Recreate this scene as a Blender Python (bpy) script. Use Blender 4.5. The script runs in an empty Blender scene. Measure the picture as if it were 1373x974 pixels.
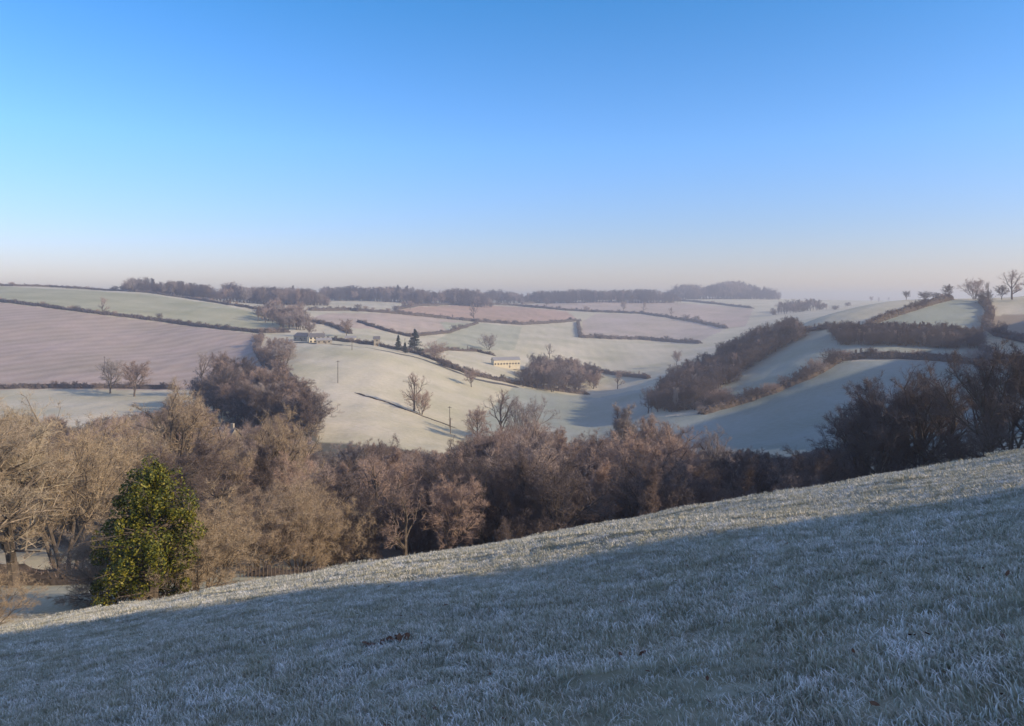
import bpy, math, random, numpy as np
from mathutils import Vector, Matrix, noise as mnoise
R=random.Random(7); NR=np.random.RandomState(7)
scene=bpy.context.scene
SUN_AZ=math.radians(110); SUN_EL=math.radians(22)
FL=1000.0; CU=686.5; HV=405.0
# ---------------------------------------------------------------- terrain profiles
# image pixel column -> (distance, image pixel row) pairs
COL={
-500:[(37,900),(60,800),(80,760),(120,690),(200,600),(300,540),(450,500),(800,395),(1100,372),(1500,390),(3000,402),(6000,403)],
0:[(30,862),(37,852),(45,828),(60,795),(80,765),(120,700),(200,620),(300,565),(400,535),(450,522),(800,407),(1100,381),(1500,395),(3000,403),(6000,403)],
100:[(37,838),(45,820),(60,792),(80,766),(130,690),(200,622),(300,566),(400,535),(450,522),(800,413),(1100,385),(1500,396),(3000,403),(6000,403)],
200:[(37,825),(45,810),(60,790),(80,766),(130,690),(200,630),(300,570),(450,524),(800,427),(900,412),(1080,392),(1500,399),(3000,403),(6000,403)],
300:[(37,812),(45,805),(60,790),(80,766),(130,695),(200,635),(300,572),(450,522),(720,443),(850,424),(1000,407),(1300,404),(3000,402),(6000,403)],
350:[(37,805),(60,788),(80,766),(150,680),(200,640),(300,565),(400,510),(500,482),(600,466),(720,446),(850,432),(950,416),(1300,406),(3000,402),(6000,403)],
400:[(37,800),(60,786),(80,765),(150,690),(200,645),(260,592),(300,560),(400,508),(500,474),(550,462),(650,456),(720,446),(900,426),(1200,410),(1600,402),(3000,401),(6000,403)],
500:[(37,790),(60,788),(80,770),(150,695),(200,645),(260,600),(300,572),(400,515),(500,480),(560,466),(620,462),(750,450),(950,430),(1200,415),(1600,404),(2500,401),(3500,396),(4500,400),(6000,403)],
550:[(37,785),(60,786),(80,772),(150,700),(200,650),(260,605),(300,583),(400,530),(520,490),(650,470),(750,460),(950,440),(1250,418),(1600,405),(2500,401),(3500,396),(4500,400),(6000,403)],
600:[(37,775),(60,782),(80,772),(150,700),(200,652),(260,615),(300,598),(400,550),(450,530),(550,500),(650,480),(800,463),(1000,445),(1300,424),(1700,406),(2500,402),(6000,403)],
700:[(37,760),(60,775),(80,770),(150,700),(200,658),(260,628),(300,612),(400,575),(500,545),(600,522),(700,497),(850,477),(1000,460),(1300,433),(1700,410),(2500,402),(6000,403)],
800:[(37,745),(60,765),(100,750),(150,712),(200,670),(300,620),(400,585),(500,556),(600,538),(700,526),(900,498),(1000,478),(1200,452),(1500,424),(1900,405),(2500,401),(6000,403)],
900:[(37,725),(60,745),(100,738),(150,708),(200,672),(300,605),(350,576),(400,555),(450,538),(550,516),(700,502),(900,490),(1100,467),(1300,446),(1600,420),(2000,404),(2600,400),(6000,403)],
1000:[(37,703),(60,725),(100,720),(150,696),(200,662),(260,624),(300,600),(350,570),(400,542),(450,518),(500,498),(560,478),(620,466),(700,468),(800,472),(1000,462),(1400,434),(1800,410),(2400,399),(6000,403)],
1100:[(37,680),(60,700),(100,696),(150,674),(200,640),(250,612),(300,582),(350,543),(400,505),(450,478),(500,453),(550,434),(600,419),(700,424),(1000,430),(1500,415),(2500,403),(6000,403)],
1200:[(37,660),(60,678),(100,671),(150,650),(200,622),(250,598),(300,567),(350,523),(400,488),(450,463),(500,435),(560,411),(620,400),(700,403),(1000,412),(2500,404),(6000,403)],
1300:[(37,640),(60,655),(100,645),(150,630),(200,606),(250,582),(300,552),(350,512),(400,486),(450,460),(500,432),(560,409),(620,399),(700,402),(1000,412),(2500,404),(6000,403)],
1400:[(37,622),(60,640),(100,632),(150,615),(200,592),(250,570),(300,540),(350,502),(400,480),(450,455),(500,428),(560,406),(620,397),(700,401),(1000,412),(2500,404),(6000,403)],
1560:[(37,590),(60,600),(100,570),(150,525),(200,495),(300,450),(400,400),(500,370),(620,365),(900,395),(2500,402),(6000,403)],  # out-of-view ground on the right, raised to shade hill and valley wood
}
DIRECT={ # bearing degrees -> (range, slope)
 46:[(37,-.15),(60,-.12),(100,-.05),(160,.01),(250,.04),(400,.08),(600,.075),(1000,.02),(6000,.0)],  # unseen ground lifted to keep sun off the lower valley trees
 60:[(37,-.03),(60,.01),(100,.07),(200,.11),(400,.13),(700,.08),(6000,.0)],  # unseen rise, height set to shade the valley trees
 90:[(37,.12),(60,.12),(100,.12),(400,.10),(6000,.0)],
 180:[(37,.15),(60,.13),(100,.10),(400,.05),(6000,.0)],
 -180:[(37,.15),(60,.13),(100,.10),(400,.05),(6000,.0)],
 -80:[(37,-.2),(60,-.22),(200,-.1),(400,-.03),(900,.01),(6000,.0)],
}
LR0,LR1,NL=math.log(18),math.log(6200),210
lr=np.linspace(LR0,LR1,NL); DL=lr[1]-lr[0]
TH=np.arange(-181,182,1.0); 
cols=[]
for u,p in COL.items():
    t=(u-CU)/FL; th=math.atan(t); c=math.cos(th)
    ly=np.log([a/c for a,b in p]); s=np.array([-(b-HV)/FL*c for a,b in p])
    cols.append((math.degrees(th),np.interp(lr,ly,s)))
for d,p in DIRECT.items():
    cols.append((d,np.interp(lr,np.log([a for a,b in p]),[b for a,b in p])))
cols.sort(key=lambda a:a[0])
cth=np.array([c[0] for c in cols]); cs=np.array([c[1] for c in cols])
TAB=np.array([np.interp(TH,cth,cs[:,j]) for j in range(NL)]).T  # [theta, lr]
def gsm(a,ax,sig):
    n=int(sig*3)+1; k=np.exp(-.5*(np.arange(-n,n+1)/sig)**2); k/=k.sum()
    return np.apply_along_axis(lambda m:np.convolve(np.pad(m,n,mode='edge'),k,'valid'),ax,a)
TAB=gsm(gsm(TAB,0,1.3),1,1.6)
def bw(f):
    return ((1-f)**3/6,(3*f**3-6*f**2+4)/6,(-3*f**3+3*f**2+3*f+1)/6,f**3/6)
def wav(x,y,sc,seed):
    r=np.random.RandomState(seed); z=0
    for i in range(7):
        a=r.uniform(0,6.28); k=6.283/sc*r.uniform(.6,1.7); z=z+np.sin((x*math.cos(a)+y*math.sin(a))*k+r.uniform(0,6.28))
    return z/3.5
def Hh(x,y):
    x=np.asarray(x,float); y=np.asarray(y,float)
    r=np.sqrt(x*x+y*y)+1e-6; th=np.degrees(np.arctan2(x,y))
    a=(th-TH[0]); i=np.clip(np.floor(a).astype(int),1,len(TH)-3); fa=bw(a-i)
    b=np.clip((np.log(np.maximum(r,18.01))-LR0)/DL,1,NL-3.001); j=np.floor(b).astype(int); fb=bw(b-j)
    S=0
    for m in range(4):
        for n in range(4): S=S+TAB[i-1+m,j-1+n]*fa[m]*fb[n]
    far=S*r
    yy=np.maximum(y,0)
    near=-1.6+.17*x-.2*y-.00236*yy*yy
    near=near+.035*wav(x,y,1.6,1)+.02*wav(x,y,.6,2)+.10*wav(x,y,9,3)*np.clip(r/12,0,1)
    q=np.maximum(y,.7*r); w=np.clip((q-28)/18,0,1); w=w*w*(3-2*w)
    far=far+np.clip((r-60)/200,0,1)*1.2*wav(x,y,160,5)*np.clip(r/500,0.2,1)+.25*wav(x,y,22,6)
    return near*(1-w)+far*w
def h1(x,y): return float(Hh(x,y))
ys=np.exp(np.linspace(math.log(110),math.log(4500),900))
def spot(u,v,y0=110,y1=4500):
    t=(u-CU)/FL; yy=ys[(ys>=y0)&(ys<=y1)]
    vv=HV-FL*Hh(t*yy,yy)/yy
    k=np.where(vv<=v)[0]
    yb=yy[k[0]] if len(k) else yy[int(np.argmin(vv))]
    return (t*yb,yb,h1(t*yb,yb))
def at(u,y):
    x=(u-CU)/FL*y; return (x,y,h1(x,y))
# ---------------------------------------------------------------- materials
def mat(name):
    m=bpy.data.materials.new(name); m.use_nodes=True; nt=m.node_tree
    b=nt.nodes['Principled BSDF']; b.inputs['Roughness'].default_value=.9
    b.inputs['Specular IOR Level'].default_value=.15
    return m,nt,b
def N(nt,t,**k):
    n=nt.nodes.new(t)
    for a,v in k.items(): setattr(n,a,v)
    return n
def mix(nt,f,a,b,mode='MIX'):
    n=N(nt,'ShaderNodeMix',data_type='RGBA',blend_type=mode)
    for i,s in ((0,f),(6,a),(7,b)):
        if isinstance(s,(int,float)): n.inputs[i].default_value=s
        elif isinstance(s,tuple): n.inputs[i].default_value=(*s,1)
        else: nt.links.new(s,n.inputs[i])
    return n.outputs[2]
def noi(nt,scale,detail=4,vec=None,lo=.3,hi=.7):
    n=N(nt,'ShaderNodeTexNoise'); n.inputs['Scale'].default_value=scale; n.inputs['Detail'].default_value=detail
    if vec is None:
        g=N(nt,'ShaderNodeNewGeometry'); vec=g.outputs['Position']
    nt.links.new(vec,n.inputs['Vector'])
    m=N(nt,'ShaderNodeMapRange'); m.inputs[1].default_value=lo; m.inputs[2].default_value=hi
    nt.links.new(n.outputs[0],m.inputs[0]); return m.outputs[0]
def simple(name,c1,c2,scale=3,rough=.9,spec=.15):
    m,nt,b=mat(name); f=noi(nt,scale)
    nt.links.new(mix(nt,f,c1,c2),b.inputs['Base Color']); b.inputs['Roughness'].default_value=rough
    b.inputs['Specular IOR Level'].default_value=spec
    return m
# tree wood / twigs : colour varies tree to tree
def treemat(name,ca,cb,cc):
    m,nt,b=mat(name); oi=N(nt,'ShaderNodeObjectInfo')
    r=N(nt,'ShaderNodeValToRGB'); r.color_ramp.elements[0].color=(*ca,1); r.color_ramp.elements[1].color=(*cc,1)
    e=r.color_ramp.elements.new(.5); e.color=(*cb,1)
    nt.links.new(oi.outputs['Random'],r.inputs[0])
    nt.links.new(r.outputs[0],b.inputs['Base Color']); return m
M_BARK=simple('bark',(.07,.055,.042),(.17,.135,.105),2.5)
M_TWIG=treemat('frosted_twigs',(.20,.15,.13),(.46,.325,.25),(.36,.31,.28))
M_TWIGF=treemat('frosted_twigs_golden',(.40,.305,.20),(.34,.255,.185),(.43,.35,.25))
M_TWIGD=treemat('dark_shaded_twigs',(.11,.09,.085),(.18,.135,.115),(.15,.125,.12))  # darker twig copy; shade on right slope and valley floor put into colour
M_HEDGE=simple('hedge_twigs',(.06,.048,.04),(.14,.11,.09),1.2)
def leafmat(name,a,b2,c):
    m,nt,b=mat(name); g=N(nt,'ShaderNodeNewGeometry'); r=N(nt,'ShaderNodeValToRGB')
    r.color_ramp.elements[0].color=(*a,1); r.color_ramp.elements[1].color=(*c,1); e=r.color_ramp.elements.new(.5); e.color=(*b2,1)
    nt.links.new(g.outputs['Random Per Island'],r.inputs[0]); nt.links.new(r.outputs[0],b.inputs['Base Color'])
    b.inputs['Roughness'].default_value=.55; b.inputs['Specular IOR Level'].default_value=.3
    return m
M_IVY=leafmat('ivy_leaves',(.03,.045,.008),(.10,.11,.012),(.24,.20,.022))
M_CON=leafmat('conifer_needles',(.012,.025,.018),(.02,.035,.025),(.035,.05,.035))
# ---------------------------------------------------------------- mesh helpers
def link(o): scene.collection.objects.link(o); return o
def mesh_obj(name,verts,faces,mats,midx=None,smooth=False,do_link=True):
    me=bpy.data.meshes.new(name); me.from_pydata(verts,[],faces)
    for m in mats: me.materials.append(m)
    if midx is not None: me.polygons.foreach_set('material_index',midx)
    if smooth: me.polygons.foreach_set('use_smooth',[True]*len(faces))
    me.update()
    if not do_link: return me
    return link(bpy.data.objects.new(name,me))
def empty(name,loc=(0,0,0)):
    e=bpy.data.objects.new(name,None); e.location=loc; e.empty_display_size=.5; return link(e)
class MB:
    def __init__(s): s.v=[]; s.f=[]; s.m=[]
    def tube(s,pts,rad,sides,mi=0):
        base=len(s.v); n=len(pts)
        for i,p in enumerate(pts):
            d=(pts[min(i+1,n-1)]-pts[max(i-1,0)]).normalized()
            a=d.orthogonal().normalized(); b=d.cross(a)
            for k in range(sides):
                an=6.2832*k/sides; s.v.append(p+(a*math.cos(an)+b*math.sin(an))*rad[i])
        for i in range(n-1):
            for k in range(sides):
                k2=(k+1)%sides; s.f.append((base+i*sides+k,base+i*sides+k2,base+(i+1)*sides+k2,base+(i+1)*sides+k)); s.m.append(mi)
    def blade(s,p,q,w,mi=1):
        d=q-p; a=d.cross(Vector((R.gauss(0,1),R.gauss(0,1),R.gauss(0,1)))); 
        if a.length<1e-6: return
        a=a.normalized()*w*.5; b=len(s.v); s.v+= [p-a,p+a,q]; s.f.append((b,b+1,b+2)); s.m.append(mi)
def rv(): return Vector((R.gauss(0,1),R.gauss(0,1),R.gauss(0,1))).normalized()
def grow(mb,p,d,L,r,lev,P):
    ns=[5,4,3,2][min(lev,3)]
    pts=[p.copy()]; ds=[d.copy()]; q=p.copy()
    for i in range(ns):
        d=(d+rv()*P['wob'][lev]+Vector((0,0,P['up'][lev]))).normalized()
        q=q+d*(L/ns); pts.append(q.copy()); ds.append(d.copy())
    last=lev==P['lv']
    if last:
        mb.blade(pts[0],pts[-1],P['tw'],1)
        for k in range(P['tn']):
            t=R.uniform(.1,1); a=pts[0].lerp(pts[-1],t)
            dd=(ds[-1]*.8+rv()*.8+Vector((0,0,.1))).normalized()
            mb.blade(a,a+dd*P['tl']*R.uniform(.5,1.2),P['tw']*.75,1)
        return
    rad=[r*(1-.65*i/ns) for i in range(ns+1)]
    mb.tube(pts,rad,[7,5,4,3][lev],0 if lev<3 else 1)
    nc=P['n'][lev]
    for k in range(nc):
        t=P['t0'][lev]+(1-P['t0'][lev])*(k+R.random()*.9)/nc
        f=t*ns; i=min(int(f),ns-1); pos=pts[i].lerp(pts[i+1],f-i); dd=ds[i+1]
        side=dd.orthogonal().normalized(); side.rotate(Matrix.Rotation(R.uniform(0,6.283) if lev>0 else k*2.4+R.uniform(-.4,.4),3,dd))
        an=math.radians(R.uniform(*P['ang'][lev]))*(1-.35*t if lev==0 else 1)
        cd=dd*math.cos(an)+side*math.sin(an)
        if lev>0 and cd.z<-.3: cd.z*=-.3; cd.normalize()
        sh=P['shape'](t) if lev==0 else (1.1-.5*t)
        grow(mb,pos,cd,L*P['len'][lev]*sh*R.uniform(.75,1.2),max(rad[i]*.6,.008),lev+1,P)
def tree_mesh(name,kind,seed,twm,fine=1.0):
    R.seed(seed); mb=MB()
    P=dict(lv=4,wob=[.10,.22,.3,.35,.2],up=[.05,.10,.06,.04,0],n=[10,8,6,6],t0=[.22,.15,.1,.0],ang=[(38,68),(30,60),(28,60),(20,60)],
           len=[.62,.52,.5,.5],shape=lambda t:.75+.5*math.sin(3.14*min(1,t*.9+.1)),tw=.026*fine,tn=5,tl=.5)
    if kind=='round': P['n']=[11,8,7,6]; grow(mb,Vector((0,0,-.3)),Vector((0,0,1)),6.6,.27,0,P)
    if kind=='fine': P['n']=[11,8,7,7]; P['tn']=6; P['tw']=.015; P['tl']=.42; grow(mb,Vector((0,0,-.3)),Vector((0,0,1)),6.6,.30,0,P)
    if kind=='upright':
        P['ang'][0]=(18,36); P['ang'][1]=(18,38); P['up']=[.03,.16,.12,.08,0]; P['n']=[14,8,6,5]; P['len']=[.5,.42,.5,.5]; P['shape']=lambda t:1.15-.55*t
        grow(mb,Vector((0,0,-.3)),Vector((0,0,1)),8.2,.17,0,P)
    if kind=='open':
        P['n']=[7,6,6,5]; P['ang'][0]=(40,70); P['wob'][1]=.35; P['tn']=3
        grow(mb,Vector((0,0,-.3)),Vector((0,0,1)),6.2,.30,0,P)
    if kind=='multi':
        P['n']=[9,7,6,6]; P['up'][0]=.08; P['t0'][0]=.15
        for k in range(4):
            a=k*1.57+R.random(); grow(mb,Vector((.25*math.cos(a),.25*math.sin(a),-.3)),Vector((.42*math.cos(a),.42*math.sin(a),1)).normalized(),6.2,.15,0,dict(P,n=[7,6,5,5]))
    if kind=='shrub':
        P['n']=[6,5,5,4]; P['t0'][0]=.05; P['ang'][0]=(30,70)
        for k in range(9):
            a=k*.7+R.random()*.4; s=R.uniform(.25,1.25); grow(mb,Vector((.3*math.cos(a),.3*math.sin(a),-.3)),Vector((s*math.cos(a),s*math.sin(a),1)).normalized(),R.uniform(4.4,6.2),.07,0,P)
    zs=sorted(v.z for v in mb.v)[int(len(mb.v)*.998)]; k=10/zs   # normalise to 10 m
    return mesh_obj(name,[v*k for v in mb.v],mb.f,[M_BARK,twm],mb.m,do_link=False)
TM={}
TM['round1']=tree_mesh('broadleaf_a','round',11,M_TWIG); TM['round2']=tree_mesh('broadleaf_b','round',12,M_TWIG,1.1)
TM['up1']=tree_mesh('alder_a','upright',13,M_TWIG); TM['up2']=tree_mesh('alder_b','upright',14,M_TWIG)
TM['open1']=tree_mesh('oak_a','open',15,M_TWIG); TM['multi1']=tree_mesh('ash_a','multi',16,M_TWIG)
TM['shrub1']=tree_mesh('sallow_a','shrub',17,M_TWIG,1.3); TM['shrub2']=tree_mesh('sallow_b','shrub',18,M_TWIG,1.3)
TM['fine1']=tree_mesh('maple_a','fine',19,M_TWIGF); TM['fine2']=tree_mesh('maple_b','multi',20,M_TWIGF,.75)
TM['shrubg']=tree_mesh('sallow_g','shrub',21,M_TWIGF,.9)
TM['finem']=TM['fine1'].copy(); TM['finem'].materials[1]=M_TWIG
TM['dfine']=TM['fine1'].copy(); TM['dfine'].materials[1]=M_TWIGD
for k in ['round1','round2','up1','up2','open1','multi1','shrub1','shrub2']:
    TM['d'+k]=TM[k].copy(); TM['d'+k].materials[1]=M_TWIGD
# leafy evergreens
def leafcloud(mb,c,rad,n,ls,mi):
    for _ in range(n):
        d=rv(); rr=R.uniform(.6,1.06)**.5; p=Vector((c[0]+d.x*rad[0]*rr,c[1]+d.y*rad[1]*rr,c[2]+d.z*rad[2]*rr))
        nn=(d+rv()*.7).normalized(); a=nn.orthogonal().normalized(); a.rotate(Matrix.Rotation(R.uniform(0,6.28),3,nn)); b=nn.cross(a)
        s=ls*R.uniform(.6,1.3); k=len(mb.v)
        mb.v+=[p-a*s*.5,p+b*s*.32,p+a*s*.6,p-b*s*.32]; mb.f.append((k,k+1,k+2,k+3)); mb.m.append(mi)
def ivy_mesh(seed):
    R.seed(seed); mb=MB()
    mb.tube([Vector((0,0,-.4)),Vector((.1,0,3)),Vector((0,.1,6)),Vector((0,0,9.3))],[.35,.3,.2,.06],7,0)
    for k in range(120):
        t=R.random()**.85; z=.4+t*8.8; w=3.6*(1-t)**.55+.35
        a=R.uniform(0,6.28); rr=w*R.uniform(.3,1.1)
        c=(rr*math.cos(a),rr*math.sin(a),z); s=R.uniform(.3,.8)
        mb.tube([Vector((0,0,max(0,z-1))),Vector(c)],[.06,.02],4,0)
        leafcloud(mb,c,(s,s,s*R.uniform(.9,2.0)),250,.17,1)
    for k in range(80):
        a=R.uniform(0,6.28); z=R.uniform(.5,8.5); b_=Vector((0,0,z)); w=(3.7*(1-z/10)**.5+.5)*R.uniform(.95,1.45); q=Vector((w*math.cos(a),w*math.sin(a),z+R.uniform(-.2,1.6)))
        mb.tube([b_,q],[.04,.01],3,0)
        for _ in range(20): s_=b_.lerp(q,R.uniform(.6,1)); mb.blade(s_,s_+(q-b_).normalized()*.5+rv()*.45,.022,0)
    return mesh_obj('ivy_tree',mb.v,mb.f,[M_BARK,M_IVY],mb.m,do_link=False)
def conifer_mesh(seed,w):
    R.seed(seed); mb=MB(); mb.tube([Vector((0,0,-.3)),Vector((0,0,5)),Vector((0,0,9.8))],[.25,.16,.03],6,0)
    for k in range(60):
        t=(k+R.random())/60; z=.9+t*8.8; a=R.uniform(0,6.28); L=w*(1-t)**.8*R.uniform(.6,1.1)+.15
        mb.tube([Vector((0,0,z+.2)),Vector((L*math.cos(a),L*math.sin(a),z-.3*L))],[.04,.01],3,0)
        leafcloud(mb,(L*.6*math.cos(a),L*.6*math.sin(a),z-.12*L),(L*.5+.2,L*.5+.2,.4),60,.4,1)
    return mesh_obj('conifer',mb.v,mb.f,[M_BARK,M_CON],mb.m,do_link=False)
TM['ivy']=ivy_mesh(3); TM['con']=conifer_mesh(4,2.8); TM['con2']=conifer_mesh(5,3.8)
R.seed(99)
def tree(name,key,p,h,wid=1.0,rz=None):
    o=link(bpy.data.objects.new(name,TM[key])); s=h/10; o.location=p; o.scale=(s*wid,s*wid,s); o.rotation_euler[2]=R.uniform(0,6.28) if rz is None else rz
    return o
# face-instanced masses
def instancer(name,parent,pts,proto_mesh,normals=None):
    """pts: (x,y,z,scale)"""
    v=[];f=[]
    for i,(x,y,z,s) in enumerate(pts):
        a=R.uniform(0,6.283); ux=Vector((math.cos(a),math.sin(a),0)); n=Vector((0,0,1)) if normals is None else Vector(normals[i])
        ux=(ux-n*ux.dot(n)).normalized(); uy=n.cross(ux); c=Vector((x,y,z)); h=s*.5
        k=len(v); v+=[c-ux*h-uy*h,c+ux*h-uy*h,c+ux*h+uy*h,c-ux*h+uy*h]; f.append((k,k+1,k+2,k+3))
    o=mesh_obj(name,v,f,[]); o.parent=parent
    o.instance_type='FACES'; o.use_instance_faces_scale=True; o.instance_faces_scale=1.0
    o.show_instancer_for_render=False; o.show_instancer_for_viewport=False
    c=link(bpy.data.objects.new(name+'_plant',proto_mesh)); c.parent=o
    return o
def wood(name,pts):
    """pts: (key,(x,y,z),height)"""
    e=empty(name); g={}
    for k,p,h in pts: g.setdefault(k,[]).append((p[0],p[1],p[2],h/10))
    for k,l in g.items(): instancer(name+'_'+k,e,l,TM[k])
    return e
def interp(tab,u): return float(np.interp(u,[a for a,b in tab],[b for a,b in tab]))
# ---------------------------------------------------------------- woodland
KT=['round1','round2','up1','up2','multi1','open1','round1','multi1']; KS=['shrub1','shrub2']
DT=['d'+k for k in KT]; DS=['d'+k for k in KS]
def band_wood(name,top,ya,yb,sp,hr,shr=.3,dark=.3):
    pts=[]; us=[a for a,b in top]; y=ya
    while y<yb:
        du=sp/y*1000; u=us[0]+R.uniform(0,du)
        while u<us[-1]:
            yy=y+R.uniform(-.45,.45)*sp; uu=u+R.uniform(-.3,.3)*du; p=at(uu,yy)
            vb=HV-FL*p[2]/yy; cap=(vb-interp(top,uu))*yy/1000*R.uniform(.62,.97)
            h=min(R.uniform(*hr),cap)
            if h>2.2:
                k=R.choice(KS) if (R.random()<shr or h<6) else R.choice(KT)
                if k in KS: h=min(h,R.uniform(5,9))
                dk=dark+(.4 if h<9 else 0)+(.35 if uu>940 else 0)+(.25 if yy<140 else 0)  # dark twigs likelier low down, near and right, painting in shade there
                if R.random()<dk: k='d'+k
                pts.append((k,p,h))
            u+=du
        y+=sp
    return wood(name,pts)
vt=[(425,640),(450,602),(500,592),(560,602),(605,606),(640,575),(700,560),(750,575),(770,585),(800,570),(850,552),(890,565),(930,602),(960,605),(1000,598),(1060,612),(1090,598),(1140,600)]
band_wood('valley_woodland',vt,88,262,7.0,(10,23),.30,.3)
lt=[(-120,545),(0,560),(60,548),(100,575),(130,560),(200,545),(240,525),(280,548),(320,560),(365,556),(400,572),(430,610),(470,650),(500,690)]
band_wood('hillside_woodland',lt,98,300,9.5,(10,23),.32,.3)
def poly_wood(name,poly,n,hr,keys,y0=110,y1=4500):
    us=[p[0] for p in poly]; vs=[p[1] for p in poly]; pts=[]; tr=0
    while len(pts)<n and tr<n*30:
        tr+=1; u=R.uniform(min(us),max(us)); v=R.uniform(min(vs),max(vs))
        if not inpoly1(u,v,poly): continue
        pts.append((R.choice(keys),spot(u,v,y0,y1),R.uniform(*hr)))
    return wood(name,pts)
def inpoly1(x,y,P):
    c=False; j=len(P)-1
    for i in range(len(P)):
        if (P[i][1]>y)!=(P[j][1]>y) and x<(P[j][0]-P[i][0])*(y-P[i][1])/(P[j][1]-P[i][1])+P[i][0]: c=not c
        j=i
    return c
poly_wood('hanging_woodland',[(868,555),(930,552),(960,530),(985,512),(1010,490),(1050,468),(1075,455),(1060,444),(1020,455),(985,472),(940,495),(900,520)],420,(7,15),DT+DT+DS+['up1','multi1'],250,640)
poly_wood('scrub_thicket',[(895,552),(975,550),(980,538),(900,530)],70,(5,8),DS+['shrub1'],250,640)
poly_wood('hilltop_plantation',[(1116,462),(1310,470),(1318,456),(1240,448),(1116,446)],330,(7,9),['dup1','dup2','up1','dshrub2','dmulti1'],250,700)
poly_wood('streamside_woodland',[(700,520),(745,528),(800,528),(800,512),(770,500),(715,500)],80,(13,20),KT+DT,500,1000)
poly_wood('farm_copse',[(250,545),(330,535),(420,590),(434,606),(400,600),(330,575),(270,560)],60,(12,22),KT+DT,200,420)
poly_wood('bank_woodland',[(335,535),(400,560),(425,590),(380,575),(330,560)],30,(12,20),KT+DT,200,420)
poly_wood('field_corner_trees',[(355,490),(384,498),(386,478),(362,474)],14,(10,14),KT,300,700)
def skyline(name,ua,ub,ys_,h,sp,keys=KT+DT):
    pts=[]
    for y in ys_:
        u=ua
        while u<ub:
            uu=u+R.uniform(-.3,.3)*sp; yy=y+R.uniform(-20,20); e=min(1,(uu-ua)/30+.45,(ub-uu)/30+.45)
            pts.append((R.choice(keys+DS),at(uu,yy),h*R.uniform(.6,1.15)*e*(1+.35*mnoise.noise(Vector((uu*.025,ua,0)))))); u+=sp
    return wood(name,pts)
skyline('ridge_woodland',165,300,(1150,1175,1200,1225),22,4.5)
skyline('ridge_woodland',295,440,(1230,1260,1290,1320),27,4.5)
skyline('ridge_woodland',425,660,(1610,1640,1670,1700),30,4)
skyline('ridge_woodland',640,915,(1940,1970,2000),30,4)
skyline('ridge_woodland',895,1045,(2300,2340,2380,2420),44,4)
skyline('ridge_woodland',1035,1110,(1500,1560),22,4)
poly_wood('farm_copse',[(345,432),(400,448),(412,440),(402,424),(360,415)],60,(12,20),KT+DT,600,1100)
# ---------------------------------------------------------------- individual trees
def ttop(name,k,u,y,vt_,w=1.0):
    p=at(u,y); tree(name,k,p,(HV-FL*p[2]/y-vt_)*y/1000,w)
for a in [('fine1',20,66,526,1.0),('fine2',88,72,552,.95),('fine1',-40,60,530,1),('fine2',135,90,560,.9),('fine1',232,122,511,.9),('fine1',368,128,545,.85),('fine2',290,120,580,.9),('fine2',170,110,575,.9)]:
    ttop('bare_tree',*a)
for a in [('shrubg',350,78,650,1.05),('shrubg',402,80,640,.9),('shrubg',450,86,668,.9),('fine2',380,90,632,1.0),('shrubg',300,84,680,1.0)]:
    ttop('sallow_bush',*a)
for a in [('up1',845,178,541,.95),('finem',812,165,578,.95),('round1',895,182,563,.8),('up1',868,190,556,.9),('finem',712,200,556,.85),('multi1',668,190,568,.9),('round2',600,170,612,1.0),('up1',748,195,572,1.0),('multi1',505,180,585,.9),('round1',470,178,592,.9),('up2',530,185,600,1),('round2',560,190,602,1),
          ('open1',672,330,522,.9),('multi1',705,330,530,.9),('round2',640,320,545,1.0),('finem',957,170,570,.8),
          ('dround1',1175,98,508,.85),('dfine',1230,95,484,.85),('dopen1',1275,92,508,.95),('dmulti1',1345,82,452,.8),('dround2',1395,80,458,.8),('dround2',1150,105,545,.9),('dshrub1',1310,90,575,1.0),('dshrub2',1200,98,570,1.1),('dfine',1318,98,500,.8),('dmulti1',1205,100,505,.8)]:
    ttop('bare_tree',*a)
for (k,u,v,h,w,y0) in [('open1',555,552,19,.9,250),('multi1',565,556,12,.9,250),('open1',137,421,18,.9,600),('round1',632,520,13,1,350),('open1',635,429,24,1.1,900),('round1',733,412,22,.9,900),('round1',836,418,24,.8,1200),('open1',863,419,24,.8,1200),
                        ('round1',907,490,17,.9,500),('open1',828,522,17,.9,500),('round1',465,452,17,.9,600),('multi1',655,470,19,1,700),('open1',737,480,18,.9,700),('round2',148,528,20,1,300),('round1',180,532,20,1,300),('open1',270,522,22,1,300),('round2',300,526,22,1,300),
                        ('round1',1168,405,17,.9,450),('open1',1178,405,14,.9,450),('open1',1192,404,14,.9,450),('round2',1272,402,13,.9,450),('multi1',1306,402,18,.9,450),('round1',1215,402,8,1,450),('open1',1325,402,15,.6,450),('open1',1357,402,24,1.0,450),('round1',1385,402,20,1,450),('dround1',1343,402,12,1,450),('dshrub1',1120,416,9,1.3,450),('dshrub2',1137,411,9,1.3,450),('dshrub1',1240,400,7,1.3,450),('dshrub2',1256,400,6,1.3,450),('shrub1',585,482,15,1,500),('shrub2',370,485,11,1,400),('round1',415,452,14,1,560),('open1',900,424,18,1,1200),('round1',550,415,16,1,1200)]:
    tree('bare_tree',k,spot(u,v,y0),h,w)
tree('conifer_tree','con2',spot(556,473,500),20,1.0); tree('conifer_tree','con',spot(534,470,500),13,1.0); tree('conifer_tree','con',spot(543,474,500),9,1.2)
for (u,y,h) in [(1085,150,8),(1062,140,7),(1110,135,7)]: tree('yew_tree','con2',at(u,y),h,1.3)
tree('ivy_clad_tree','ivy',at(205,44),8.9,1.0,1.0)
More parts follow.
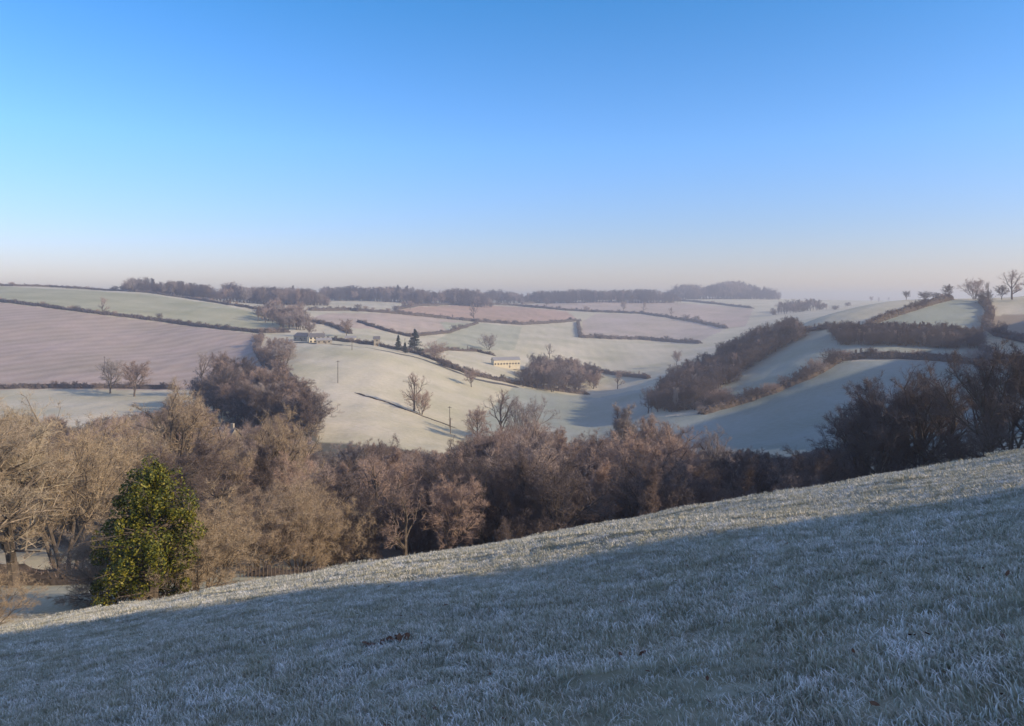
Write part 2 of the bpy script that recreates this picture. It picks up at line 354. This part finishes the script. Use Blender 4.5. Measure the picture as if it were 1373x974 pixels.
for (k,u,y,h,w) in [('shrubg',150,46.5,5.0,1.2),('shrubg',270,47,6.6,1.1),('shrubg',235,49,6.8,1.1),('shrubg',170,50,6,1)]:
    tree('hawthorn_bush',k,at(u,y),h,w)
tree('hawthorn_bush','shrubg',at(-15,40),3.2,1.1)
# ---------------------------------------------------------------- hedges
def hedge(name,pts3,h,w,step,bushy=1.0,top=None):
    P=[Vector(p) for p in pts3]; out=[]
    for a,b in zip(P,P[1:]):
        n=max(1,int((b-a).length/step))
        for i in range(n):
            q=a.lerp(b,i/n); out.append(q)
    out.append(P[-1]); v=[];f=[];K=9
    for i,q in enumerate(out):
        d=(out[min(i+1,len(out)-1)]-out[max(i-1,0)]); d.z=0; d.normalize(); s=Vector((-d.y,d.x,0))
        q=Vector((q.x,q.y,h1(q.x,q.y))); hh=h*(1+.35*mnoise.noise(q*.11)+.3*mnoise.noise(q*.5))
        if top: hh=top(q)-q.z+.35*mnoise.noise(q*.35)+.25*mnoise.noise(q*1.3)
        end=min(1,.3+min(i,len(out)-1-i)*.25)
        for k in range(K):
            a=math.pi*k/(K-1); j=1+(.3*mnoise.noise(q*.9+Vector((k*3.1,0,0))) if not top else 0)
            v.append(q+s*(math.cos(a)*w*.5*j)+Vector((0,0,math.sin(a)**.6*hh*j*end-.15)))
    for i in range(len(out)-1):
        for k in range(K-1): f.append((i*K+k,i*K+k+1,(i+1)*K+k+1,(i+1)*K+k))
    m=[0]*len(f)
    nb=int(len(out)*14*bushy); h_=2.5 if top else h
    for _ in range(nb):
        i=R.randrange(len(v)); p=v[i]; dd=Vector((R.gauss(0,.5),R.gauss(0,.5),R.uniform(.2,1))).normalized(); L=h_*R.uniform(.15,.4); q=p+dd*L
        a=dd.cross(rv()).normalized()*h_*.03; b=len(v) ; v+=[p-a,p+a,q]; f.append((b,b+1,b+2)); m.append(1)
    return mesh_obj(name,v,f,[M_HEDGE,M_TWIGD],m)
HTREES=[]
def trace(l,y0,n=6):
    pts=[]
    for (a,b) in zip(l,l[1:]):
        for i in range(n):
            t=i/n; pts.append(spot(a[0]+(b[0]-a[0])*t,a[1]+(b[1]-a[1])*t,y0))
    pts.append(spot(l[-1][0],l[-1][1],y0))
    ok=[pts[0]]
    for p in pts[1:]:
        if (Vector(p)-Vector(ok[-1])).length<p[1]*.5: ok.append(p)
    return ok
def vh(l,h,w,y0):
    ok=trace(l,y0)
    d=sum(p[1] for p in ok)/len(ok)
    for a,b in zip(ok,ok[1:]):
        L=(Vector(b)-Vector(a)).length; k=0
        while k<L:
            t=k/L; x=a[0]+(b[0]-a[0])*t; y=a[1]+(b[1]-a[1])*t
            if h>2: HTREES.append((R.choice(DS+KS+['dround1','dmulti1']) if R.random()<.8 else R.choice(KT),(x,y,h1(x,y)),h*R.uniform(1.0,1.9)*(1.6 if R.random()<.08 else 1)))
            k+=R.uniform(4,26)*max(1,d/600)
    return hedge('hedgerow',ok,h,w*1.25,max(1.2,d/500),1.0)
HL=[
 ([(-60,402),(0,405),(60,412),(130,421),(200,430),(280,440),(350,447),(388,446)],3.2,4,500),
 ([(-60,380),(0,382),(100,386),(200,393),(300,408),(350,416),(385,427)],3.0,4,700),
 ([(-60,521),(60,521),(140,521),(240,522)],2.4,3,300),
 ([(350,452),(344,470),(356,490),(372,500),(384,520)],3.6,4,300),
 ([(940,556),(1000,540),(1030,530),(1075,512),(1100,500),(1125,484),(1160,481),(1200,481),(1260,484),(1330,491)],3.6,4,250),
 ([(1115,440),(1080,446),(1045,452)],3,4,250),
 ([(1165,436),(1200,424),(1250,408),(1275,402)],3.6,4,250),
 ([(1318,405),(1328,420),(1322,440),(1340,452),(1380,460)],3.6,4.5,250),
 ([(1318,470),(1330,484),(1380,492)],3.6,4.5,250),
 ([(415,417),(470,417),(530,421),(590,427),(640,432),(700,436),(778,431)],4.5,5,700),
 ([(530,416),(560,411),(640,408),(700,411),(760,417),(800,419),(860,421),(900,427),(940,434),(975,441)],4.5,5,900),
 ([(775,433),(778,453),(820,455),(860,456),(900,459),(940,461)],4.5,5,700),
 ([(700,408),(760,404),(850,401),(930,405),(1010,414)],4.5,5,1300),
 ([(480,432),(520,445),(550,452),(600,447),(640,434)],3,4,600),
 ([(560,474),(600,470),(640,472),(665,478)],2.2,3,500),
 ([(786,497),(830,504),(870,508)],3.5,4,500),
 ([(590,490),(640,505),(690,515),(740,524),(790,530)],3.0,4,400),
 ([(440,456),(500,463),(560,475),(600,490),(625,502)],2.6,3,400),
 ([(400,430),(440,436),(470,448)],3.5,4,600),
 ([(475,527),(520,541),(570,560),(612,575)],.6,.9,250),
]
for l,h,w,y0 in HL: vh(l,h,w,y0)
wood('hedgerow_bushes',HTREES)
# farm lane
def lane(name,l,y0,w,m):
    P=[Vector(p) for p in trace(l,y0,10)]
    for _ in range(3): P=[P[0]]+[(P[i-1]+P[i]*2+P[i+1])/4 for i in range(1,len(P)-1)]+[P[-1]]
    v=[];f=[]
    Q=[]
    for a,b in zip(P,P[1:]):
        n=max(1,int((b-a).length/3)); Q+=[a.lerp(b,i/n) for i in range(n)]
    for i,q in enumerate(Q):
        d=Q[min(i+1,len(Q)-1)]-Q[max(i-1,0)]; d.z=0; d.normalize(); s=Vector((-d.y,d.x,0))
        for k in (-1,0,1):
            a=q+s*k*w*.5; v.append((a.x,a.y,h1(a.x,a.y)+.25))
    for i in range(len(Q)-1):
        for k in (0,1): f.append((i*3+k,i*3+k+1,i*3+k+4,i*3+k+3))
    mesh_obj(name,v,f,[m])
M_LANE=simple('lane_tarmac',(.08,.075,.07),(.15,.14,.13),.6)
lane('farm_lane',[(398,524),(388,506),(374,492),(364,480),(362,468),(374,461),(395,460),(440,461),(500,468),(560,480),(600,495),(640,510),(700,521)],300,5,M_LANE)
# unseen tree belt added on the right, shaped to cast the near-field shadow
s2=(math.sin(SUN_AZ),math.cos(SUN_AZ)); pp=(-math.cos(SUN_AZ),math.sin(SUN_AZ))
def crown(q):
    c=q.x*pp[0]+q.y*pp[1]
    return float(np.interp(c,[-45,3,9,10.6,11.4,12.3,12.9,14.2],[46,27,25,24.5,24,22.6,18,9]))  # crown heights set across the sun direction to shape the shadow edge
hedge('field_hedge',[(s2[0]*60+pp[0]*c,s2[1]*60+pp[1]*c,0) for c in np.linspace(-40,14.0,54)],5.0,3.0,.35,3.0,top=crown)
# low hedge + fence below the near field on the left
hedge('low_hedge',[at(u,68-(u*.0)) for u in range(-60,170,20)],1.5,1.4,.6,2.5)
hedge('low_hedge',[at(u,72) for u in range(330,470,15)],1.0,1.0,.5,2.5)
# ---------------------------------------------------------------- ground sheet
ang=np.concatenate([np.linspace(-180,-44,90,endpoint=False),np.linspace(-44,44,760,endpoint=False),np.linspace(44,180,90,endpoint=False)])
rr=np.concatenate([np.linspace(.0,2.4,10,endpoint=False),np.exp(np.linspace(math.log(2.4),math.log(6000),640))])
A,RR=np.meshgrid(np.radians(ang),rr,indexing='ij'); X=RR*np.sin(A); Y=RR*np.cos(A); Z=Hh(X,Y)
na,nr=A.shape
V=np.stack([X,Y,Z],-1).reshape(-1,3)
ia,ir=np.meshgrid(np.arange(na),np.arange(nr-1),indexing='ij'); ia2=(ia+1)%na
F=np.stack([ia*nr+ir,ia*nr+ir+1,ia2*nr+ir+1,ia2*nr+ir],-1).reshape(-1,4)
me=bpy.data.meshes.new('ground'); me.vertices.add(len(V)); me.vertices.foreach_set('co',V.ravel())
me.loops.add(len(F)*4); me.loops.foreach_set('vertex_index',F.ravel().astype(np.int32))
me.polygons.add(len(F)); me.polygons.foreach_set('loop_start',np.arange(0,len(F)*4,4,dtype=np.int32)); 
me.update(calc_edges=True); me.polygons.foreach_set('use_smooth',np.ones(len(F),bool))
FROST=(.69,.59,.45)
colr=np.tile(np.array([*FROST,0.0]),(len(V),1))
x,y=V[:,0],np.maximum(V[:,1],.01); U=CU+FL*x/y; LY=np.log(y)
def field(poly,col,y0,plough=0.0):
    P=[]
    for a,b in zip(poly,poly[1:]+poly[:1]):
        for i in range(8):
            t=i/8; u=a[0]+(b[0]-a[0])*t; v=a[1]+(b[1]-a[1])*t; P.append((u,math.log(spot(u,v,y0)[1])))
    c=np.zeros(len(V),bool); j=len(P)-1
    for i in range(len(P)):
        xi,yi=P[i]; xj,yj=P[j]
        if yi!=yj: c^=((yi>LY)!=(yj>LY))&(U<(xj-xi)*(LY-yi)/(yj-yi)+xi)
        j=i
    c&=V[:,1]>100
    colr[c]=(*col,plough)
field([(860,560),(940,556),(1000,540),(1075,512),(1125,484),(1260,484),(1400,493),(1400,600),(1130,606),(900,600)],(.31,.34,.31),230,0)  # right hillside greyed and darkened; its shade is put into the colour
field([(985,500),(1060,455),(1115,440),(1165,436),(1275,402),(1318,405),(1318,470),(1330,489),(1200,480),(1125,483),(1075,511),(1000,539),(940,555)],(.38,.39,.32),250,0)  # upper right slope darkened too, shade painted into the field colour
field([(615,600),(625,580),(690,518),(740,527),(800,534),(870,520),(880,545),(860,562),(900,602),(760,615)],(.42,.42,.37),300,0)  # central hollow greyed so the ground colour carries the valley shade
field([(-480,395),(0,406),(60,413),(130,422),(200,431),(280,441),(350,449),(344,470),(356,490),(350,523),(-480,523)],(.50,.355,.30),300,1.0)
field([(-480,380),(0,384),(200,395),(300,410),(385,430),(388,444),(280,440),(130,421),(0,405),(-480,395)],(.51,.46,.29),500,0.0)
field([(400,432),(440,420),(530,421),(590,427),(630,433),(600,446),(550,452),(510,443),(470,440)],(.60,.44,.36),600,.5)
field([(530,417),(560,412),(640,409),(700,412),(760,418),(775,430),(700,435),(640,431),(590,426)],(.60,.36,.25),900,.5)
field([(780,432),(800,421),(860,422),(940,435),(972,442),(935,459),(860,455),(780,452)],(.57,.44,.38),700,.5)
field([(700,410),(760,405),(850,402),(1010,414),(1000,438),(975,440),(900,426),(860,420),(760,416)],(.58,.42,.35),1200,.5)
field([(590,432),(640,434),(700,438),(690,470),(640,470),(560,472),(600,448)],(.52,.48,.35),700,0)
field([(1325,425),(1380,420),(1380,458),(1342,450)],(.38,.28,.20),400,.3)
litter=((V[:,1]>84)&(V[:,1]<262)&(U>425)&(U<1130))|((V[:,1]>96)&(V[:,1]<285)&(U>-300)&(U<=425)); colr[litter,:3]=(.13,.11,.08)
near=(V[:,1]<75); colr[near,:3]=(.60,.54,.40)
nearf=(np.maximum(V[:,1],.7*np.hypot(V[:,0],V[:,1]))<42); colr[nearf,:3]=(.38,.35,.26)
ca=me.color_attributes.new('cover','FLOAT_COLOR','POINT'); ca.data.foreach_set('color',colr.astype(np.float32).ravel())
m,nt,b=mat('frosted_pasture')
at_=N(nt,'ShaderNodeAttribute',attribute_name='cover')
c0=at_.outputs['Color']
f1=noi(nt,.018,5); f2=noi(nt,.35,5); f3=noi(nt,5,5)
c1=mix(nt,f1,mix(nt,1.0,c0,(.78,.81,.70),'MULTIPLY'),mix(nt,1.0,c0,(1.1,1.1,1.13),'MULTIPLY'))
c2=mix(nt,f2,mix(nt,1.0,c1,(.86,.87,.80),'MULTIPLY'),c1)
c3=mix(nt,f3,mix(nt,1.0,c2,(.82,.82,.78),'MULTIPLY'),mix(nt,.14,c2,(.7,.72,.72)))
g=N(nt,'ShaderNodeNewGeometry'); mp=N(nt,'ShaderNodeMapping'); mp.inputs['Rotation'].default_value=(0,0,.55)
nt.links.new(g.outputs['Position'],mp.inputs[0]); wv=N(nt,'ShaderNodeTexWave'); wv.inputs['Scale'].default_value=.017; wv.inputs['Distortion'].default_value=8; wv.inputs['Detail'].default_value=4; wv.inputs['Detail Scale'].default_value=.5
nt.links.new(mp.outputs[0],wv.inputs[0])
pw=N(nt,'ShaderNodeMath',operation='MULTIPLY'); nt.links.new(wv.outputs[1],pw.inputs[0]); nt.links.new(at_.outputs['Alpha'],pw.inputs[1])
pw2=N(nt,'ShaderNodeMath',operation='MULTIPLY'); nt.links.new(pw.outputs[0],pw2.inputs[0]); pw2.inputs[1].default_value=.2
c4=mix(nt,pw2.outputs[0],c3,(.68,.58,.50))
nt.links.new(c4,b.inputs['Base Color'])
bp=N(nt,'ShaderNodeBump'); bp.inputs['Strength'].default_value=.35; bp.inputs['Distance'].default_value=.25; nt.links.new(f2,bp.inputs['Height']); nt.links.new(bp.outputs[0],b.inputs['Normal'])
me.materials.append(m); link(bpy.data.objects.new('ground',me))
# ---------------------------------------------------------------- frosted grass
mg,nt,b=mat('frosted_grass_blades')
ta=N(nt,'ShaderNodeAttribute',attribute_name='tip'); fr=noi(nt,1.1,4,lo=.35,hi=.65); fr2=noi(nt,4.5,3,lo=.44,hi=.62)
gg=N(nt,'ShaderNodeNewGeometry')
base=mix(nt,gg.outputs['Random Per Island'],(.24,.235,.12),(.50,.44,.33))
tipc=mix(nt,fr,(.80,.76,.68),(.95,.93,.90)); tipc=mix(nt,fr2,mix(nt,.55,tipc,(.24,.24,.11)),tipc)
cc=mix(nt,ta.outputs['Fac'],base,tipc); nt.links.new(cc,b.inputs['Base Color']); b.inputs['Roughness'].default_value=.7
def patch(seed):
    r=np.random.RandomState(seed); v=[];f=[];tp=[]
    n=3600; a=r.uniform(0,6.283,n); q=.78*np.sqrt(r.uniform(0,1,n)); px=q*np.cos(a); py=q*np.sin(a)
    d=wav(px,py,.22,seed+50)
    for i in range(n):
        dens=d[i]
        if r.rand()>.58+.5*dens: continue
        hgt=r.uniform(.014,.034)*(1+.8*max(0,dens)); 
        if r.rand()<.02: hgt*=2
        ang=r.uniform(0,6.283); bend=r.uniform(.2,1.7)*hgt; w=r.uniform(.0018,.0040)
        dx,dy=math.cos(ang),math.sin(ang); sx,sy=-dy*w,dx*w; k=len(v); x0,y0=px[i],py[i]
        v+=[(x0-sx,y0-sy,-.01),(x0+sx,y0+sy,-.01),(x0+dx*bend*.35+sx,y0+dy*bend*.35+sy,hgt*.65),(x0+dx*bend*.35-sx,y0+dy*bend*.35-sy,hgt*.65),(x0+dx*bend,y0+dy*bend,hgt)]
        f+=[(k,k+1,k+2,k+3),(k+3,k+2,k+4)]; tp+=[0,0,.75,.75,1]
    me=bpy.data.meshes.new('grass_patch'); me.from_pydata(v,[],f); me.materials.append(mg)
    at2=me.attributes.new('tip','FLOAT','POINT'); at2.data.foreach_set('value',tp); return me
pats=[patch(i) for i in range(5)]
ge=empty('frosted_grass'); lists=[[] for _ in pats]; norms=[[] for _ in pats]
yv=1.6
while yv<44:
    sp=.62 if yv<16 else .8
    xw=.78*yv+2.5; xs=np.arange(-xw,xw,sp)
    xs=xs+NR.uniform(-.2,.2,len(xs)); yy=yv+NR.uniform(-.2,.2,len(xs)); z=Hh(xs,yy); e=.3
    gx=(Hh(xs+e,yy)-Hh(xs-e,yy))/(2*e); gy=(Hh(xs,yy+e)-Hh(xs,yy-e))/(2*e)
    for i in range(len(xs)):
        k=R.randrange(len(pats)); lists[k].append((xs[i],yy[i],z[i],R.uniform(.8,1.25)*(1 if yv<16 else 1.3))); nn=Vector((-gx[i],-gy[i],1)).normalized(); norms[k].append(nn)
    yv+=sp
for k in range(len(pats)): instancer('grass_area_%d'%k,ge,lists[k],pats[k],norms[k])
# fallen leaves
ml=simple('dead_leaf',(.10,.05,.03),(.22,.12,.07),9)
mb=MB()
def leaf(x,y,s):
    z=h1(x,y)+R.uniform(.015,.05); n=(Vector((0,0,1))+rv()*.6).normalized(); a=n.orthogonal().normalized(); a.rotate(Matrix.Rotation(R.uniform(0,6.28),3,n)); b_=n.cross(a); c=Vector((x,y,z)); k=len(mb.v)
    mb.v+=[c-a*s,c-a*s*.3+b_*s*.5,c+a*s*.5+b_*s*.35,c+a*s,c+a*s*.4-b_*s*.4,c-a*s*.4-b_*s*.5]; mb.f.append(tuple(range(k,k+6))); mb.m.append(0)
for _ in range(190):
    yq=R.uniform(3.5,16); leaf(R.uniform(-.7,.7)*yq,yq,R.uniform(.015,.04))
for _ in range(40): leaf(-1.17+R.gauss(0,.13),7.25+R.gauss(0,.07),R.uniform(.03,.055))
mesh_obj('fallen_leaves',mb.v,mb.f,[ml],mb.m)
# ---------------------------------------------------------------- buildings, poles, fence
M_STONE=simple('stone_wall',(.30,.25,.19),(.42,.36,.28),1.5); M_SLATE=simple('slate_roof',(.12,.11,.11),(.20,.185,.18),1.2,.6)
M_FROOF=simple('frosted_roof',(.27,.25,.25),(.38,.36,.35),.8,.7); M_CREAM=simple('cream_boarding',(.64,.53,.35),(.76,.65,.46),.7); M_DARK=simple('dark_opening',(.02,.02,.025),(.04,.04,.04),1,.3)
M_WOOD=simple('weathered_timber',(.10,.075,.055),(.18,.14,.11),5)
def box(mb,c,s,mi):
    k=len(mb.v)
    for dx in (-.5,.5):
        for dy in (-.5,.5):
            for dz in (-.5,.5): mb.v.append(Vector((c[0]+dx*s[0],c[1]+dy*s[1],c[2]+dz*s[2])))
    for q in ((0,1,3,2),(4,6,7,5),(0,4,5,1),(2,3,7,6),(0,2,6,4),(1,5,7,3)): mb.f.append(tuple(k+i for i in q)); mb.m.append(mi)
def building(name,p,W,D,Hw,Hr,yaw,wall,roof,nwin=4,storeys=1,chim=False):
    e=empty(name,p); e.rotation_euler[2]=yaw
    def part(n,mb,mats): o=mesh_obj(n,mb.v,mb.f,mats,mb.m); o.parent=e
    a=MB(); w,d=W/2,D/2; a.v=[Vector(q) for q in [(-w,-d,-1.5),(w,-d,-1.5),(w,d,-1.5),(-w,d,-1.5),(-w,-d,Hw),(w,-d,Hw),(w,d,Hw),(-w,d,Hw),(-w,0,Hw+Hr),(w,0,Hw+Hr)]]
    a.f=[(0,1,5,4),(2,3,7,6),(1,2,6,9,5),(3,0,4,8,7)]; a.m=[0]*4; part('walls',a,[wall])
    a=MB(); o=.4; t=.18; sl=Hr/d
    for s in (-1,1):
        y0=s*(d+o); z0=Hw-o*sl+.05; z1=Hw+Hr+.05; k=len(a.v)
        a.v+=[Vector(q) for q in [(-w-o,y0,z0),(w+o,y0,z0),(w+o,0,z1),(-w-o,0,z1),(-w-o,y0,z0+t),(w+o,y0,z0+t),(w+o,0,z1+t),(-w-o,0,z1+t)]]
        for q in ((0,1,2,3),(4,5,6,7),(0,1,5,4),(1,2,6,5),(3,0,4,7)): a.f.append(tuple(k+i for i in q)); a.m.append(0)
    part('roof',a,[roof])
    a=MB(); f_=MB()
    for st in range(storeys):
        for i in range(nwin):
            x=-w+W*(i+.5)/nwin; zz=(st+.5)*Hw/storeys+.1; ww=min(1.5,W/nwin*.5); box(f_,(x,-d-.03,zz),(ww+.25,.06,1.65),0); box(a,(x,-d-.075,zz),(ww,.03,1.4),0)
    part('windows',a,[M_DARK]); part('window_frames',f_,[M_CREAM])
    a=MB(); box(a,(w*.2,-d-.12,1.0),(1.1,.04,2.0),0); part('door',a,[M_WOOD])
    if chim:
        a=MB(); box(a,(-w+.6,0,Hw+Hr+.5),(.8,.8,1.8),0); box(a,(w-.6,0,Hw+Hr+.5),(.8,.8,1.8),0); part('chimneys',a,[M_STONE])
p=spot(678,493,550); building('long_barn',p,26,8,7.2,2.4,math.radians(20),M_CREAM,M_FROOF,9)
p=spot(424,460,480); building('farmhouse',p,13,7,5,2.8,math.radians(25),M_CREAM,M_SLATE,4,2,True)
p=spot(408,457,480); building('farm_barn',p,16,9,4,2.6,math.radians(-30),M_STONE,M_SLATE,3)
p=spot(434,461,480); building('farm_shed',p,12,6,3,1.6,math.radians(20),M_STONE,M_FROOF,3)
p=spot(505,464,480); building('stone_cottage',p,5,5,6,2.0,math.radians(15),M_STONE,M_SLATE,1,2)
p=spot(470,458,480); building('field_barn',p,9,6,3,1.6,math.radians(10),M_CREAM,M_FROOF,2)
p=at(290,215); building('valley_cottage',(p[0],p[1],p[2]+2),12,7,6,3,math.radians(-15),M_STONE,M_SLATE,4,2,True)
def pole(p,h):
    a=MB(); a.tube([Vector((0,0,-.5)),Vector((0,0,h))],[.19,.14],8,0); box(a,(0,0,h-.6),(1.8,.12,.14),0)
    for s in (-.8,-.3,.3,.8): a.tube([Vector((s,0,h-.53)),Vector((s,0,h-.3))],[.05,.04],6,0)
    o=mesh_obj('telegraph_pole',a.v,a.f,[M_WOOD],a.m); o.location=p; o.rotation_euler[2]=R.uniform(-.4,.4)
for u,v,h in [(453,514,12),(603,574,10),(543,468,9),(472,470,9),(604,582,7),(140,500,11)]: pole(spot(u,v,200),h)
a=MB(); last=None
for i in range(30):
    u=322+i*5.2; p=Vector(at(u,70.5)); a.tube([p-Vector((0,0,.3)),p+Vector((0,0,1.15))],[.06,.055],6,0)
    if last:
        for zz in (.45,.95): a.tube([last+Vector((0,0,zz)),p+Vector((0,0,zz))],[.03,.03],4,0)
    last=p
mesh_obj('post_and_rail_fence',a.v,a.f,[M_WOOD],a.m)
# ---------------------------------------------------------------- haze, sky, sun, camera
mh=bpy.data.materials.new('valley_haze'); mh.use_nodes=True; nt=mh.node_tree; nt.nodes.clear()
vs=nt.nodes.new('ShaderNodeVolumeScatter'); vs.inputs['Color'].default_value=(.97,.93,1,1); vs.inputs['Density'].default_value=.00034; vs.inputs['Anisotropy'].default_value=.3
oo=nt.nodes.new('ShaderNodeOutputMaterial'); nt.links.new(vs.outputs[0],oo.inputs['Volume'])
a=MB(); box(a,(0,800,-20),(9000,9500,170),0); mesh_obj('haze',a.v,a.f,[mh],a.m)
w=bpy.data.worlds.new('World'); scene.world=w; w.use_nodes=True; nt=w.node_tree
sk=nt.nodes.new('ShaderNodeTexSky'); sk.sky_type='NISHITA'; sk.sun_disc=False; sk.sun_elevation=SUN_EL; sk.sun_rotation=SUN_AZ; sk.altitude=100; sk.air_density=1.0; sk.dust_density=.6; sk.ozone_density=2.0
tc=nt.nodes.new('ShaderNodeTexCoord'); sx=nt.nodes.new('ShaderNodeSeparateXYZ'); nt.links.new(tc.outputs['Generated'],sx.inputs[0])
rp=nt.nodes.new('ShaderNodeValToRGB'); e=rp.color_ramp.elements
def K(c): return (c[0]/3.2,c[1]/3.2,c[2]/3.2,1)
e[0].position=0; e[0].color=K((1.25,1.0,1.12)); e[1].position=1; e[1].color=K((2.2,1.5,1.42))  # upper sky, out of view, tinted and raised to act as fill light
for p_,c_ in ((.04,(1.12,.98,1.22)),(.1,(.95,1.05,1.42)),(.2,(.80,1.22,1.78)),(.38,(.39,1.10,1.66)),(.55,(1.15,1.2,1.45))): q=e.new(p_); q.color=K(c_)
nt.links.new(sx.outputs[2],rp.inputs[0])
vm=nt.nodes.new('ShaderNodeVectorMath'); vm.operation='MULTIPLY'; nt.links.new(sk.outputs[0],vm.inputs[0]); nt.links.new(rp.outputs[0],vm.inputs[1])
vm2=nt.nodes.new('ShaderNodeVectorMath'); vm2.operation='SCALE'; vm2.inputs['Scale'].default_value=3.2; nt.links.new(vm.outputs[0],vm2.inputs[0])
bg=nt.nodes['Background']; bg.inputs[1].default_value=.14; nt.links.new(vm2.outputs[0],bg.inputs[0])
L=bpy.data.lights.new('sun','SUN'); L.energy=5; L.angle=math.radians(.6); L.color=(1,.80,.56)
lo=link(bpy.data.objects.new('sun',L)); sd=Vector((math.cos(SUN_EL)*math.sin(SUN_AZ),math.cos(SUN_EL)*math.cos(SUN_AZ),math.sin(SUN_EL))); lo.rotation_euler=sd.to_track_quat('Z','Y').to_euler()
cam=bpy.data.cameras.new('camera'); co=link(bpy.data.objects.new('camera',cam)); co.location=(0,0,0); co.rotation_euler=(math.radians(90),0,0)
cam.sensor_width=36; cam.lens=36*FL/1373; cam.shift_y=-(487-HV)/1373; cam.clip_end=12000; cam.clip_start=.05
scene.camera=co
scene.view_settings.view_transform='Standard'; scene.view_settings.look='None'; scene.view_settings.exposure=0
print('OBJECTS',len(bpy.data.objects))
